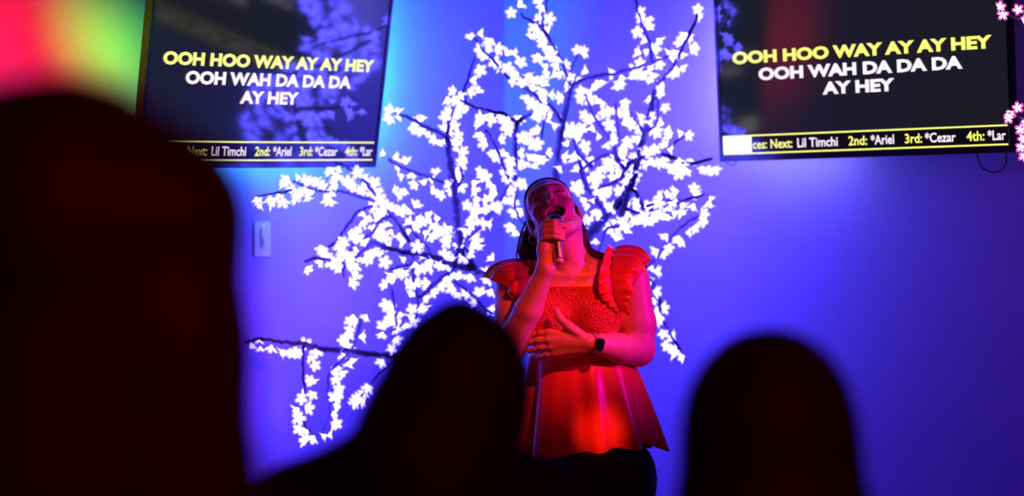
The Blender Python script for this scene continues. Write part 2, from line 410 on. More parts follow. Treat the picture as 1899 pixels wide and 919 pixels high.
# ------------------------------------------------------------------ light switch on the left wall
def switch():
    c = on_wall(484, 443, 'L')
    root = empty('light_switch', c, 'white dimmer switch plate on the left wall below the television', 'light switch')
    M = Matrix.Rotation(LA, 4, 'Z'); root.matrix_basis = Matrix.Translation(c) @ M
    bpy.context.view_layer.update()
    def part(mb, n, m=M_plate, par=None): o = mb.build(n, m, None); o.parent = par or root; return o
    part(MB().box((0, -0.004, 0), (0.076, 0.008, 0.118), bev=0.004), 'cover_plate')
    pd = part(MB().box((0.004, -0.011, 0.004), (0.030, 0.006, 0.066), bev=0.002), 'paddle')
    part(MB().box((0.004, -0.016, -0.01), (0.022, 0.005, 0.034), bev=0.002), 'slider', par=pd)
    part(MB().box((-0.025, -0.0095, 0.014), (0.008, 0.003, 0.008), bev=0.002), 'button')
    for z in (-0.046, 0.046): part(MB().lathe((0.004, -0.008, z), (0.004, -0.0095, z), [(0, .003), (.0015, .0028)], 8), 'screw', M_chrome)
switch()

# ------------------------------------------------------------------ the glowing blossom tree in the corner
def tree_depth(px, py):
    d = 8.30 + 0.13 * math.sin(px / 61.0 + py / 97.0) + 0.10 * math.sin(py / 43.0 - px / 131.0)
    gap = 0.20 + 0.17 * min(1, max(0, (860 - px) / 100, (px - 1200) / 100))
    return min(d, wall_depth(px) - gap)
def TP(px, py, dd=0.0): return P(px, py, tree_depth(px, py) + dd)
BR = [  # radius start, radius end (mm), pixels along the branch
 (9, 4, [(1000,570),(905,512),(842,490),(795,474),(728,462),(692,450),(680,460),(655,480)]),
 (5, 3, [(772,466),(745,425),(720,390),(700,365),(680,340),(662,325),(650,315),(640,308),(622,302)]),
 (4, 2, [(692,372),(660,362),(635,355),(615,355),(590,354),(570,346),(542,335)]),
 (3, 2, [(555,352),(530,354),(515,358),(490,362),(470,366)]),
 (4, 3, [(690,382),(665,393),(648,412),(630,440),(608,458)]),
 (4, 3, [(727,401),(705,409),(690,432),(668,445),(652,455)]),
 (4, 2, [(655,463),(645,465),(641,482),(638,512)]),
 (4, 3, [(640,486),(620,484),(590,478),(567,486)]),
 (6, 3, [(844,488),(848,465),(862,445),(885,425),(905,400),(930,365),(945,335),(960,300)]),
 (6, 3, [(844,492),(815,517),(790,540),(776,555),(774,580),(771,592)]),
 (5, 3, [(776,558),(768,525),(765,495),(767,468)]),
 (5, 3, [(776,560),(745,600),(725,613)]),
 (3, 3, [(735,606),(732,565),(726,535)]),
 (4, 3, [(765,488),(742,495),(722,500)]),
 (10, 7, [(880,500),(857,460),(850,425),(847,390),(842,350),(838,320),(833,285),(830,255)]),
 (5, 3, [(830,256),(815,245),(795,238),(765,222),(745,213),(733,210)]),
 (4, 3, [(830,256),(834,225),(850,185)]),
 (4, 2, [(843,350),(857,335),(855,315),(845,295)]),
 (4, 3, [(840,348),(820,338),(800,330),(780,322),(745,312),(720,295)]),
 (4, 3, [(960,228),(935,213),(905,205),(880,198),(865,190),(848,182)]),
 (4, 3, [(865,190),(862,165),(870,140),(882,104)]),
 (6, 4, [(954,330),(955,290),(957,240),(965,222),(985,212)]),
 (4, 3, [(945,340),(935,310),(925,285),(913,258),(900,240)]),
 (10, 6, [(1010,470),(1022,390),(1032,320),(1040,250),(1050,195),(1060,158)]),
 (5, 3, [(1060,158),(1090,145),(1130,138),(1165,130),(1200,118),(1240,104)]),
 (5, 3, [(1040,225),(1020,195),(1005,190),(985,170),(965,160),(940,140),(915,112),(895,92),(882,72)]),
 (5, 2, [(1058,160),(1040,110),(1025,85),(1010,60),(1000,48),(985,38),(975,35),(965,25)]),
 (3, 2, [(1006,55),(1012,20),(1015,-15)]),
 (3, 2, [(1055,135),(1064,120),(1073,102)]),
 (4, 2, [(1210,116),(1205,80),(1195,55),(1185,25),(1175,-15)]),
 (4, 3, [(1215,165),(1230,145),(1250,120),(1270,80),(1285,50),(1294,28)]),
 (8, 6, [(1150,400),(1175,330),(1190,270),(1203,220),(1215,165)]),
 (3, 2, [(1216,175),(1219,195),(1221,218),(1216,232)]),
 (5, 4, [(1158,312),(1148,302),(1140,285),(1142,265),(1147,250),(1145,230),(1140,195)]),
 (4, 3, [(1142,284),(1120,290),(1100,297),(1082,312)]),
 (4, 3, [(1150,300),(1130,258),(1110,230),(1097,205),(1086,172)]),
 (4, 3, [(1195,248),(1183,228),(1168,210)]),
 (5, 3, [(1180,290),(1190,262),(1197,248),(1215,235)]),
 (3, 2, [(1240,275),(1253,263),(1270,252)]),
 (6, 4, [(1156,328),(1165,306),(1180,297),(1215,283),(1235,288),(1255,296),(1285,302),(1321,293)]),
 (5, 4, [(1158,325),(1145,335),(1120,345),(1100,350),(1092,352)]),
 (6, 5, [(1112,378),(1098,360),(1090,348),(1080,320),(1075,298)]),
 (13, 8, [(1005,560),(1050,490),(1087,440),(1125,400),(1148,375),(1165,348)]),
 (6, 4, [(1124,398),(1113,380),(1106,362)]),
 (5, 4, [(1130,402),(1145,393),(1160,386),(1180,395),(1194,392),(1190,375),(1178,355),(1166,350)]),
 (4, 3, [(1194,392),(1225,384),(1253,378),(1275,369),(1306,361)]),
 (3, 2, [(1200,382),(1225,375),(1262,369)]),
 (4, 3, [(1150,560),(1178,525),(1195,500),(1210,485),(1225,468),(1245,440),(1270,415),(1297,398)]),
 (5, 3, [(1060,590),(1150,540),(1200,515),(1220,550),(1226,585),(1235,605),(1250,630),(1264,652)]),
 (9, 3, [(980,690),(900,682),(790,667),(720,658),(655,652),(590,645),(560,637),(540,636),(510,632),(480,628),(453,634)]),
 (3, 2, [(563,640),(562,690),(565,740),(563,780),(575,800),(584,811)]),
 (4, 2, [(669,590),(660,630),(645,655),(632,670),(612,690),(608,720),(612,750),(612,775),(600,797)]),
 (3, 2, [(760,660),(730,672),(705,692),(690,710),(662,742)]),
 (3, 2, [(762,418),(775,440),(790,455),(802,472)]),
 (4, 2, [(840,520),(862,535),(885,556),(900,575),(930,590)]),
 (5, 3, [(960,520),(930,488),(905,497)]),
 (3, 2, [(1000,285),(1004,260),(1008,232),(1018,205)]),
 (4, 3, [(1100,310),(1073,285),(1066,268),(1062,255)]),
 (4, 2, [(980,420),(960,400),(955,375),(965,340)]),
 (4, 2, [(1150,420),(1125,425),(1110,470)]),
]
FL = '08720680893062090807708900920906091092409108971040942097095509809651160917115092612709411260951135095913809511500890130087914909480240966008099900110040140998032101803509990460991052101305609850660999065100807310080851004080102009110290951019104099810710321101050120103112310101241014137103913810461340980139098915010031461007154096915410571431053156102713810710931083097107414810841311134131113514211081551117155115015311531461187023118903512030371204050118205911940751224076118209712000961214090118711711741251294017129803212700661280071126107812890851286091126810312410961254099124810712681261254134124513612211111223120119913611851341206127117314412071481225155119414412141381178132072220407222200739219073720607852170774224076823607802430793249080425808132660823264082523708401690855180083118608441870851192083120708432080851205086420108262170841216083923008472370835245085025108392630850266084627508592800855304085629807092840736291075229807373130808318087416908881670889217089521908862300910214091222409272170937224094422809402350943243096322009761820988163100416710031771006186102317610391811053165098619209922001004205099421410112021017214099922110172211043216102723310432311045247105524409862450996242096825609772570985263099626609892680890251089726609302580916284093428509662840947298098029109992940992292101828309493060964303097730609913090937316094531810502661047291103631308903181006298107716910881701093183107618311091861117193110216211451611128204113520711212091159190115919811472101161211116422411592281171230108421311022191091225109724010792391109253113023011372401060237106625210722571138254112527111382631084271108728010722881064293109629610833081070313116325811592731154278116426611522891131304114029411242981145308115830611123151124313113331711892151191228118924111822581206184120821612032311209242121824511772921187287120228212152771173310118430811963041208299121730412251731233199122422812402511239242126124712772511232268124427712802991260299126630812453111230304122329912573111271317123329613043141313315132631512261630477371048138305013700504379051736505253750531334052534105513290568335054035105523580549368056435305713600571368057735405853340592339059934605823400620344061335706063650613375060437406113160627314062432706313300645337065534706483440651433063444706633200676327067734006943390669354069135607043680700355074332707633250768342078533608013320733353074935407423610805354081836107723790691384071738107263840705396071238907004050672398068440506764140690421070941907194170724431070743407144410705441073839407453910759391075841007594290771419077740507844120794398079640808104050805419079143308054330801440066542606584380664443074043806774480745448083334208363570847322084533308493380854346091929108933250900328088134008813540905340091234709153600901370090836708843700865380088238708873910879398087240808824120874419086042908534330867441088144008874470919384092638709033870908415089441408914220936328094133209553270962340097333909693440947354094737209383720954375095239409613980964391094742109574340825426083044108344240571499059348705974620600470060747406374520630460063447206274840628497061448806584640654477064748606544900658495064747606684830684481068247206944670703470067748407144860660511065452407014300720457073650507265190723512071352807165650727573074748107485070774457078447307974840770493077949707745040788495079549708144900826495082447208364790852453082844808144290868429088545508914580877455086446708714700859476086848408385120849512082851708715140819530083753508045420791526076252607555230769524076354507905530848547086454508785620889542090954209114780898502090352009105750764573078157307905721074339107435110693461100327110932810933321105344113732811493251171327117832711643341157337117134611123581105356111936311093651128353111935411473531154356110037010813721088382110439311124001095405108840811223861135384108642911663771159381118037211803841126419113841011514051161398113342911444401147426115741911644261156412117541011854141182405119440112014121213403122039412084081231401123840312033841198381122236312393611251355122237712473751238387125339612583211233439125544311044481287349129136013203691314380126738112843841264395130639513054101289423127843112634491240459123047012154660677588065459006575980649595064961106736240647621065264506436400655670072458807185910729597071060407086210743584074460207346110769590075660607685970760588073663107276480708672048163004686400482648050264605226530533654054665405546530566638058765105766640584677057470505827070561729055973905797310572756054876005547750554795056780105648160579813060080906138060636631063665906466770628684063669206206900623703062872006217360629733062475106207670624785062079006577470665736067572906837200672744066274212074971220503119751212065221218541121055712315711219578121959712225891230618124962012416271236641124964912486571264662'
def tree():
    rnd = random.Random(5)
    base = P(1000, 420, 8.42); base.z = 0.22
    root = empty('blossom_tree', base, 'tall artificial tree with white glowing blossoms behind the singer', 'tree')
    tr = spline([base, P(1003, 1100, 8.42), P(998, 800, 8.4), TP(1000, 570)], 24)
    MB().tube(tr, [0.034 - 0.018 * i / 24 for i in range(25)], 10, 0, True, 0.12, rnd).build('trunk', M_bark, root, True)
    MB().lathe(base, base + Vector((0, 0, 1)), [(0, .17), (.012, .17), (.02, .15), (.024, .05)], 24).build('base_plate', M_bezel, root)
    segs = []
    for a, b, pts in BR:
        n = max(8, int(sum(math.dist(pts[i], pts[i + 1]) for i in range(len(pts) - 1)) / 6))
        q = spline([TP(*p) for p in pts], n)
        q = [p + Vector((rnd.gauss(0, 1), rnd.gauss(0, 1), rnd.gauss(0, 1))) * 0.0016 for p in q]
        rad = [0.0016 * (a + (b - a) * i / n) * rnd.uniform(0.85, 1.2) for i in range(n + 1)]
        MB().tube(q, rad, 7, 0, True, 0.12, rnd).build('branch', M_bark, root, True)
        segs += q
    segs = np.array([tuple(p) for p in segs])
    # blossom: five cupped petals around a lit throat on a thin stalk (axis +Z, throat at the origin)
    def blossom(stem, s):
        mb = MB(); n = 5
        core = [[(0.0026 * s * math.cos(2 * math.pi * k / n), 0.0026 * s * math.sin(2 * math.pi * k / n), -0.010 * s) for k in range(n)],
                [(0.0098 * s * math.cos(2 * math.pi * k / n), 0.0098 * s * math.sin(2 * math.pi * k / n), 0.0) for k in range(n)]]
        mb.sheet(core, 0, True); mb.add([core[1][k] for k in range(n)] + [(0, 0, 0.003 * s)], [(k, (k + 1) % n, n) for k in range(n)], 0)
        for k in range(n):
            g = 2 * math.pi * k / n; w = 0.42
            def q(r, a, z): return (r * s * math.cos(g + a), r * s * math.sin(g + a), z * s)
            mb.add([q(.0065, -.5, -.001), q(.0065, .5, -.001), q(.0145, -w, .003), q(.0145, w, .003), q(.0125, 0, .0015), q(.0192, -.2, .0045), q(.0192, .2, .0045)],
                   [(0, 1, 4), (0, 4, 2), (4, 1, 3), (2, 4, 5), (4, 3, 6), (4, 6, 5)], 1); mb.m[-6:-3] = [0] * 3
        mb.tube([(0, 0, -.009 * s), (0.002, 0, -stem)], 0.0011, 3, 2)
        return mb
    variants = []
    for stem in (0.022, 0.034):
        for s in (1.15, 1.36):
            mb = blossom(stem, s); me = bpy.data.meshes.new('blossom')
            me.from_pydata([tuple(p) for p in mb.v], [], mb.f)
            for m in (M_core, M_petal, M_bark): me.materials.append(m)
            me.polygons.foreach_set('material_index', mb.m); variants.append((me, mb, stem))
    inv = root.matrix_basis.inverted(); items = []
    for i in range(0, len(FL), 7):
        px, py = int(FL[i:i + 4]), int(FL[i + 4:i + 7])
        p = TP(px, py); D = np.linalg.norm(segs[:, [0, 2]] - np.array([p.x, p.z]), axis=1); j = int(D.argmin())
        p = P(px, py, min(segs[j][1] + rnd.uniform(-0.018, 0.05), wall_depth(px) - 0.10))
        ax = (p - Vector(segs[j])); ax = ax.normalized() * 0.9 + Vector((rnd.gauss(0, .6), rnd.gauss(-0.55, .6), rnd.gauss(-.15, .6)))
        ax.normalize()
        me, mb, stem = variants[(2 if D[j] > 0.032 else 0) + rnd.randint(0, 1)]
        items.append((p, ax.to_track_quat('Z', 'Y').to_matrix().to_4x4() @ Matrix.Rotation(rnd.uniform(0, 6.28), 4, 'Z'), me, mb))
    order = sorted(range(len(items)), key=lambda k: items[k][0].y)
    rest = MB()
    for c, k in enumerate(order):
        p, M, me, mb = items[k]
        if c < 300:
            o = bpy.data.objects.new('blossom', me); COL.objects.link(o); o.parent = root
            o.matrix_parent_inverse = inv; o.matrix_basis = Matrix.Translation(p) @ M
        else:
            b = len(rest.v); rest.v += [M @ v + p for v in mb.v]; rest.f += [tuple(i + b for i in q) for q in mb.f]; rest.m += mb.m
    tag(rest.build('small_blossoms', [M_core, M_petal, M_bark], root), 'further white glowing blossoms', kind='stuff')
    return blossom
blossom = tree()

# ------------------------------------------------------------------ pink blossom tree at the right edge
def pink_tree():
    rnd = random.Random(11); Y0 = 7.05
    base = P(2060, 420, Y0); base.z = 0.22
    root = empty('pink_blossom_tree', base, 'artificial tree with pink glowing blossoms at the right edge', 'tree')
    Q = lambda x, y: P(x, y, Y0 + 0.05 * math.sin(x / 30 + y / 40))
    MB().tube(spline([base, Q(2062, 900), Q(2050, 600), Q(2040, 330)], 20), [0.03 - 0.016 * i / 20 for i in range(21)], 10, 0, True, 0.1, rnd).build('trunk', M_bark, root, True)
    MB().lathe(base, base + Vector((0, 0, 1)), [(0, .15), (.012, .15), (.02, .13), (.024, .05)], 24).build('base_plate', M_bezel, root)
    brs = [[(2040, 330), (1985, 190), (1935, 75), (1905, 40), (1880, 33), (1866, 27)], [(2040, 330), (1975, 270), (1930, 236), (1905, 222), (1880, 213)],
           [(2045, 420), (1980, 350), (1935, 300), (1905, 262), (1893, 232)], [(2040, 330), (2100, 200), (2160, 90)], [(2042, 350), (2090, 300), (2170, 260)]]
    for pts in brs:
        q = spline([Q(*p) for p in pts], 26)
        MB().tube(q, [0.007 - 0.004 * i / 26 for i in range(27)], 7, 0, True, 0.15, rnd).build('branch', M_bark, root, True)
    mb = blossom(0.02, 1.0); me = bpy.data.meshes.new('pink_blossom')
    me.from_pydata([tuple(p) for p in mb.v], [], mb.f)
    for m in (M_pcore, M_ppetal, M_bark): me.materials.append(m)
    me.polygons.foreach_set('material_index', mb.m)
    sp = [(1858, 28), (1853, 13), (1886, 19), (1899, 38), (1871, 211), (1885, 200), (1891, 240), (1895, 257), (1891, 273), (1897, 290), (1899, 228), (1868, 219)]
    for pts in brs:
        for i in range(9):
            u = rnd.random() * (len(pts) - 1); k = int(u); t = u - k
            x = pts[k][0] * (1 - t) + pts[k + 1][0] * t + rnd.gauss(0, 12); y = pts[k][1] * (1 - t) + pts[k + 1][1] * t + rnd.gauss(0, 12)
            if x > 1912: sp.append((x, y))
    for x, y in sp:
        o = bpy.data.objects.new('blossom', me); COL.objects.link(o); o.parent = root; o.matrix_parent_inverse = root.matrix_basis.inverted()
        ax = Vector((rnd.gauss(0, .4), -0.9, rnd.gauss(-.2, .4)))
        o.matrix_basis = Matrix.Translation(Q(x, y) + Vector((0, -.015, 0))) @ ax.to_track_quat('Z', 'Y').to_matrix().to_4x4() @ Matrix.Rotation(rnd.uniform(0, 6), 4, 'Z')
pink_tree()

# ------------------------------------------------------------------ the singer
PITCH, ROLL, YAW = R(44), R(18), R(4)
def _rot():
    c, s = math.cos(PITCH), math.sin(PITCH); Rp = np.array([[1, 0, 0], [0, c, s], [0, -s, c]])
    c, s = math.cos(ROLL), math.sin(ROLL); Rr = np.array([[c, 0, -s], [0, 1, 0], [s, 0, c]])
    c, s = math.cos(YAW), math.sin(YAW); Ry = np.array([[c, -s, 0], [s, c, 0], [0, 0, 1]])
    return Rr @ Ry @ Rp
RH = _rot(); HC = np.array(S(1026, 401, 0.0))
def HL(x, y, z): return HC + RH @ np.array([x, y, z])

SING = S(1075, 420, 0.03); SING.z = 0.22
singer = empty('person', SING, 'singer in a red ruffled blouse, head thrown back, singing into a microphone', 'person')

LIP = []                                         # outline of the open mouth, head space
for k in range(28):
    g = 2 * math.pi * k / 28; x = 0.0295 * math.cos(g); z = 0.0225 * math.sin(g)
    LIP.append((x, -0.0930 + 8.0 * x * x + (0.010 if z < 0 else 0) * (-z / 0.0225), -0.0755 + z + (0.30 * abs(x)) - 0.003))

def torso(f, o=0.0, arms=True, k=0.03):
    f.ell(S(1062, 572, 0.02), (0.150 + o, 0.098 + o, 0.145 + o), k=k)
    f.ell(S(1072, 680, 0.02), (0.138 + o, 0.102 + o, 0.13 + o), k=k)
    f.ell(S(1018, 592, -0.052), (0.068 + o, 0.060 + o, 0.064 + o), k=0.022)
    f.ell(S(1106, 592, -0.052), (0.068 + o, 0.060 + o, 0.064 + o), k=0.022)

def singer_body():
    f = Field(S(893, 930, 0) + Vector((0, -0.33, 0)), S(1232, 318, 0) + Vector((0, 0.20, 0)), 0.0026)
    torso(f)
    f.ell(S(1080, 830, 0.03), (0.175, 0.12, 0.14), k=0.04)
    # shoulders, collar bones, neck
    f.cap(S(962, 517, 0.03), S(1060, 497, 0.035), 0.045, 0.052, 0.03)
    f.cap(S(1166, 514, 0.03), S(1066, 497, 0.035), 0.045, 0.052, 0.03)
    f.cap(HL(0, 0.030, -0.055), S(1064, 500, 0.035), 0.053, 0.056, 0.02)
    f.cap(HL(0, -0.025, -0.075), S(1066, 497, -0.015), 0.030, 0.030, 0.03)
    f.cap(S(1010, 507, -0.035), S(1058, 512, -0.052), 0.009, 0.010, 0.02); f.cap(S(1120, 505, -0.035), S(1074, 512, -0.052), 0.009, 0.010, 0.02)
    f.cap(HL(0.058, 0.03, -0.05), S(1072, 508, -0.045), 0.012, 0.009, 0.02); f.cap(HL(-0.058, 0.03, -0.05), S(1060, 508, -0.045), 0.012, 0.009, 0.02)
    # skull and face
    f.ell(HL(0, 0.015, 0.035), (0.073, 0.092, 0.083), RH, 0.01)
    f.ell(HL(0, -0.030, -0.022), (0.063, 0.062, 0.080), RH, 0.02)
    f.ell(HL(0, -0.030, 0.046), (0.063, 0.055, 0.056), RH, 0.03)
    for s in (-1, 1):
        f.cap(HL(s * 0.054, 0.0, -0.052), HL(s * 0.016, -0.070, -0.130), 0.020, 0.017, 0.02)       # jaw
        f.ell(HL(s * 0.040, -0.067, -0.030), (0.024, 0.020, 0.021), RH, 0.018)                     # raised cheek
        f.cap(HL(s * 0.012, -0.0855, 0.030), HL(s * 0.046, -0.068, 0.030), 0.008, 0.007, 0.028)    # brow
    f.ell(HL(0, -0.076, -0.128), (0.022, 0.017, 0.016), RH, 0.018)                                  # chin
    f.cap(HL(0, -0.075, -0.048), HL(0, -0.087, -0.052), 0.020, 0.010, 0.02)                         # upper lip base
    for s in (-1, 1):
        f.ell(HL(s * 0.032, -0.099, 0.010), (0.016, 0.0115, 0.011), RH, 0.014, True)               # eye socket
        f.ell(HL(s * 0.032, -0.0745, 0.0095), (0.0165, 0.0145, 0.0115), RH, 0.005)                 # closed lid
        f.cap(HL(s * 0.018, -0.0890, 0.0045), HL(s * 0.032, -0.0905, 0.0035), 0.0014, 0.0016, 0.003, True)
        f.cap(HL(s * 0.032, -0.0905, 0.0035), HL(s * 0.047, -0.0815, 0.0065), 0.0016, 0.0014, 0.003, True)
    f.cap(HL(0, -0.088, 0.018), HL(0, -0.1150, -0.0255), 0.0070, 0.0090, 0.014)                    # nose
    f.ell(HL(0, -0.1150, -0.0290), (0.0090, 0.0085, 0.0080), RH, 0.008)
    for s in (-1, 1):
        f.ell(HL(s * 0.0125, -0.1025, -0.0325), (0.0062, 0.0085, 0.0062), RH, 0.008)
        f.ell(HL(s * 0.0070, -0.1110, -0.0395), (0.0036, 0.0050, 0.0045), RH, 0.003, True)
        f.cap(HL(s * 0.019, -0.093, -0.038), HL(s * 0.038, -0.078, -0.066), 0.002, 0.003, 0.012, True)   # laugh line
    for i in range(28): f.cap(HL(*LIP[i]), HL(*LIP[(i + 1) % 28]), 0.0042, 0.0042, 0.010)
    f.ell(HL(0, -0.090, -0.0745), (0.0275, 0.040, 0.0210), RH, 0.004, True)                         # open mouth
    for s in (-1, 1):                                                                               # ears
        f.ell(HL(s * 0.076, 0.010, -0.008), (0.0075, 0.019, 0.031), RH, 0.006)
        f.ell(HL(s * 0.074, 0.003, -0.036), (0.007, 0.009, 0.010), RH, 0.006)
        f.ell(HL(s * 0.0855, 0.006, -0.004), (0.0055, 0.010, 0.017), RH, 0.004, True)
    # arm lifting the microphone
    f.cap(S(950, 522, 0.01), S(946, 640, -0.115), 0.051, 0.045, 0.03)
    f.cap(S(947, 642, -0.120), S(980, 574, -0.165), 0.045, 0.041, 0.02)
    f.cap(S(980, 574, -0.165), S(1013, 497, -0.205), 0.041, 0.0255, 0.01)
    f.cap(S(1013, 497, -0.205), S(1012, 462, -0.192), 0.0255, 0.024, 0.015)
    # palm and fingers closed around the handle
    f.cap(S(1008, 426, -0.168), S(1012, 462, -0.188), 0.0165, 0.022, 0.015)
    f.cap(S(1014, 445, -0.164), S(1013, 468, -0.185), 0.018, 0.020, 0.015)
    for y0, y1, y2, y3, r in ((423, 412, 410, 417, .0088), (432, 421, 419, 427, .0092), (440, 430, 428, 435, .0088), (446, 440, 438, 442, .0078)):
        e = (y1 - 430) * -0.0010
        f.chain([S(1006, y0, -0.172 + e), S(1011, y1, -0.200 + e), S(1027, y2, -0.2115 + e), S(1040, y3, -0.206 + e), S(1045, y3 + 1.5, -0.192 + e)], [r * 1.1, r, r * .9, r * .84, r * .78], 0.0016)
    f.chain([S(1016, 452, -0.168), S(1034, 441, -0.150), S(1046, 428, -0.157), S(1048, 418, -0.168)], [.013, .0115, .0098, .0085], 0.006)
    # arm across the waist
    f.cap(S(1172, 520, 0.015), S(1184, 600, 0.012), 0.052, 0.050, 0.03)
    f.cap(S(1184, 600, 0.012), S(1186, 648, -0.005), 0.050, 0.044, 0.02)
    f.cap(S(1184, 650, -0.012), S(1148, 645, -0.085), 0.045, 0.042, 0.02)
    f.cap(S(1148, 645, -0.085), S(1094, 634, -0.165), 0.042, 0.0255, 0.015)
    W = S(1090, 634, -0.168); kn = [S(1018, 616, -0.160), S(1017, 629, -0.162), S(1021, 642, -0.158), S(1029, 654, -0.150)]
    for p, r in zip(kn, (.0125, .0125, .012, .011)): f.cap(W, p, 0.0175, r, 0.012)
    f.cap(S(1082, 648, -0.165), kn[3], 0.014, 0.011, 0.012)
    for p, tip, r in ((kn[0], (983, 622, -0.128), .0092), (kn[1], (977, 637, -0.126), .0095), (kn[2], (982, 650, -0.126), .0090), (kn[3], (996, 663, -0.126), .0080)):
        t = S(*tip); mid = p.lerp(t, 0.45) + Vector((0, -0.008, 0.003))
        f.chain([p, mid, p.lerp(t, 0.75) + Vector((0, -0.004, 0.001)), t], [r * 1.15, r * 1.03, r * .95, r * .82], 0.004)
    f.chain([S(1078, 622, -0.172), S(1054, 604, -0.178), S(1039, 590, -0.176), S(1031, 574, -0.168)], [.016, .0128, .0105, .0085], 0.008)
    f.ell(S(1058, 612, -0.168), (0.020, 0.010, 0.014), None, 0.012)
    LP = np.array(LIP)
    def tint(v):
        c = np.tile(np.array([0.80, 0.43, 0.35], np.float32), (len(v), 1))
        q = (v - HC) @ RH
        near = (np.abs(q) < 0.16).all(1); qn = q[near]; cn = c[near]
        d = np.sqrt(((qn[:, None, :] - LP[None]) ** 2).sum(2)).min(1)
        w = np.clip((0.0088 - d) / 0.003, 0, 1)[:, None]; cn = cn * (1 - w) + np.array([0.60, 0.20, 0.19]) * w
        m = ((qn[:, 0] / 0.028) ** 2 + ((qn[:, 2] + 0.0745) / 0.0215) ** 2 < 1) & (qn[:, 1] > -0.088) & (qn[:, 1] < -0.03)
        cn[m] = (0.10, 0.015, 0.018)
        for s in (-1, 1):
            x = qn[:, 0] * s; zl = 0.0325 + 0.004 * np.sin(np.clip((x - 0.014) / 0.036, 0, 1) * 2.6)
            w = np.clip(1.3 - np.abs(qn[:, 2] - zl) / 0.0042, 0, 1) * np.clip((x - 0.012) / 0.004, 0, 1) * np.clip((0.051 - x) / 0.006, 0, 1) * (qn[:, 1] < -0.05)
            cn = cn * (1 - 0.85 * w[:, None]) + np.array([0.10, 0.05, 0.035]) * 0.85 * w[:, None]
        c[near] = cn
        return c
    return f.build('body', M_skin, singer, tint)
singer_body()

# teeth, tongue, lashes
def face_bits():
    mb = MB()
    for k in range(8):
        a = (k - 3.5) / 3.5; x = 0.0195 * a; y = -0.0870 + 0.010 * a * a
        w = 0.0052 if k in (3, 4) else 0.0046
        M = Matrix(RH.tolist()).to_4x4()
        mb.box(HL(x, y, -0.0585 + 0.0015 * a * a), (w, 0.004, 0.0095), M, 0.0012)
    mb.build('upper_teeth', M_tooth, singer)
    f = Field(HL(0, -0.07, -0.082) - 0.035, HL(0, -0.07, -0.082) + 0.035, 0.0022)
    f.ell(HL(0, -0.066, -0.0930), (0.018, 0.026, 0.007), RH); f.build('tongue', M_tongue, singer)
    for s in (-1, 1):
        pts = spline([HL(s * 0.0165, -0.0895, 0.0050), HL(s * 0.025, -0.0930, 0.0030), HL(s * 0.034, -0.0920, 0.0028), HL(s * 0.043, -0.0870, 0.0045), HL(s * 0.050, -0.0790, 0.0085)], 12)
        MB().tube(pts, [.0006] + [.0013] * 11 + [.0006], 6).build('eyelashes', M_lash, singer, True)
        c = Vector(HL(s * 0.077, 0.000, -0.046)); c.z -= 0.013
        ring = [c + Vector((0.0035 * math.cos(g), 0.006 * math.cos(g), 0.015 * math.sin(g))) + Vector((0.0085 * math.cos(g), 0, 0)) for g in [2 * math.pi * i / 24 for i in range(25)]]
        MB().tube(ring, 0.0012, 6, 0, False).build('hoop_earring', M_chrome, singer, True)
face_bits()

def singer_hair():
    f = Field(np.array(S(945, 515, 0)) + (0, -0.16, 0), np.array(S(1160, 318, 0)) + (0, 0.24, 0), 0.0032)
    f.ell(HL(0, 0.018, 0.036), (0.0800, 0.0985, 0.0910), RH, 0.01)
    f.ell(HL(0, -0.026, 0.049), (0.0715, 0.0650, 0.0670), RH, 0.01)
    n = RH @ np.array([0, -0.9, -0.436]); f.half(n, float(n @ HC) + 0.020)
    f.cap(HL(0, 0.09, 0.02), S(1032, 470, 0.15), 0.055, 0.06, 0.02)
    f.cap(S(1032, 470, 0.15), S(1035, 500, 0.15), 0.06, 0.05, 0.02)
    f.chain([HL(-0.066, 0.045, -0.012), S(980, 440, 0.055), S(975, 465, 0.045), S(980, 492, 0.03)], [.018, .022, .024, .016], 0.01)
    f.chain([HL(-0.055, 0.06, -0.03), S(1000, 455, 0.06), S(1000, 490, 0.03)], [.022, .026, .018], 0.01)
    f.chain([HL(0.068, 0.045, -0.012), S(1081, 430, 0.06), S(1087, 455, 0.045), S(1103, 474, 0.015), S(1140, 482, 0.005)], [.014, .013, .012, .012, .008], 0.01)
    h = f.build('hair', M_hair, singer)
    rnd = random.Random(3); mb = MB()
    ends = [([(978, 405, .03), (967, 430, .03), (960, 460, .02), (958, 478, .0), (966, 490, -.02), (985, 490, -.02)], .0032)]
    for i in range(15):
        a = i / 14
        ends.append(([(979 + 9 * a, 412, .02 + .02 * a), (971 + 16 * a + rnd.gauss(0, 2), 440, .01), (967 + 22 * a + rnd.gauss(0, 2.5), 465, -.005), (972 + 22 * a + rnd.gauss(0, 3), 484 + rnd.gauss(0, 4), -.02)], rnd.uniform(.0012, .003)))
    for i in range(10):
        a = i / 9
        ends.append(([(1072 + 6 * a, 404, .03), (1078 + 6 * a, 430, .04), (1083 + 9 * a + rnd.gauss(0, 1), 455, .03), (1098 + 12 * a, 470 - 3 * a + rnd.gauss(0, 1.5), -.01), (1130 + 12 * a, 478 - 2 * a, -.02)], rnd.uniform(.0012, .003)))
    for pts, r in ends:
        q = spline([S(*p) for p in pts], 18); mb.tube(q, [r * (1 - 0.6 * i / 18) for i in range(19)], 5)
    mb.build('hair_strands', M_hair, singer, True)['kind'] = 'stuff'
singer_hair()

# ------------------------------------------------------------------ blouse, trousers, shoes
def bodice():
    f = Field(np.array(S(930, 700, 0)) + (0, -0.2, 0), np.array(S(1200, 505, 0)) + (0, 0.2, 0), 0.004)
    torso(f, 0.007)
    f.half((0, 0, 1), S(1060, 531, -0.1).z); f.half((0, 0, -1), -S(1060, 674, -0.1).z)
    return f.build('blouse_bodice', M_smock, singer)
bodice()

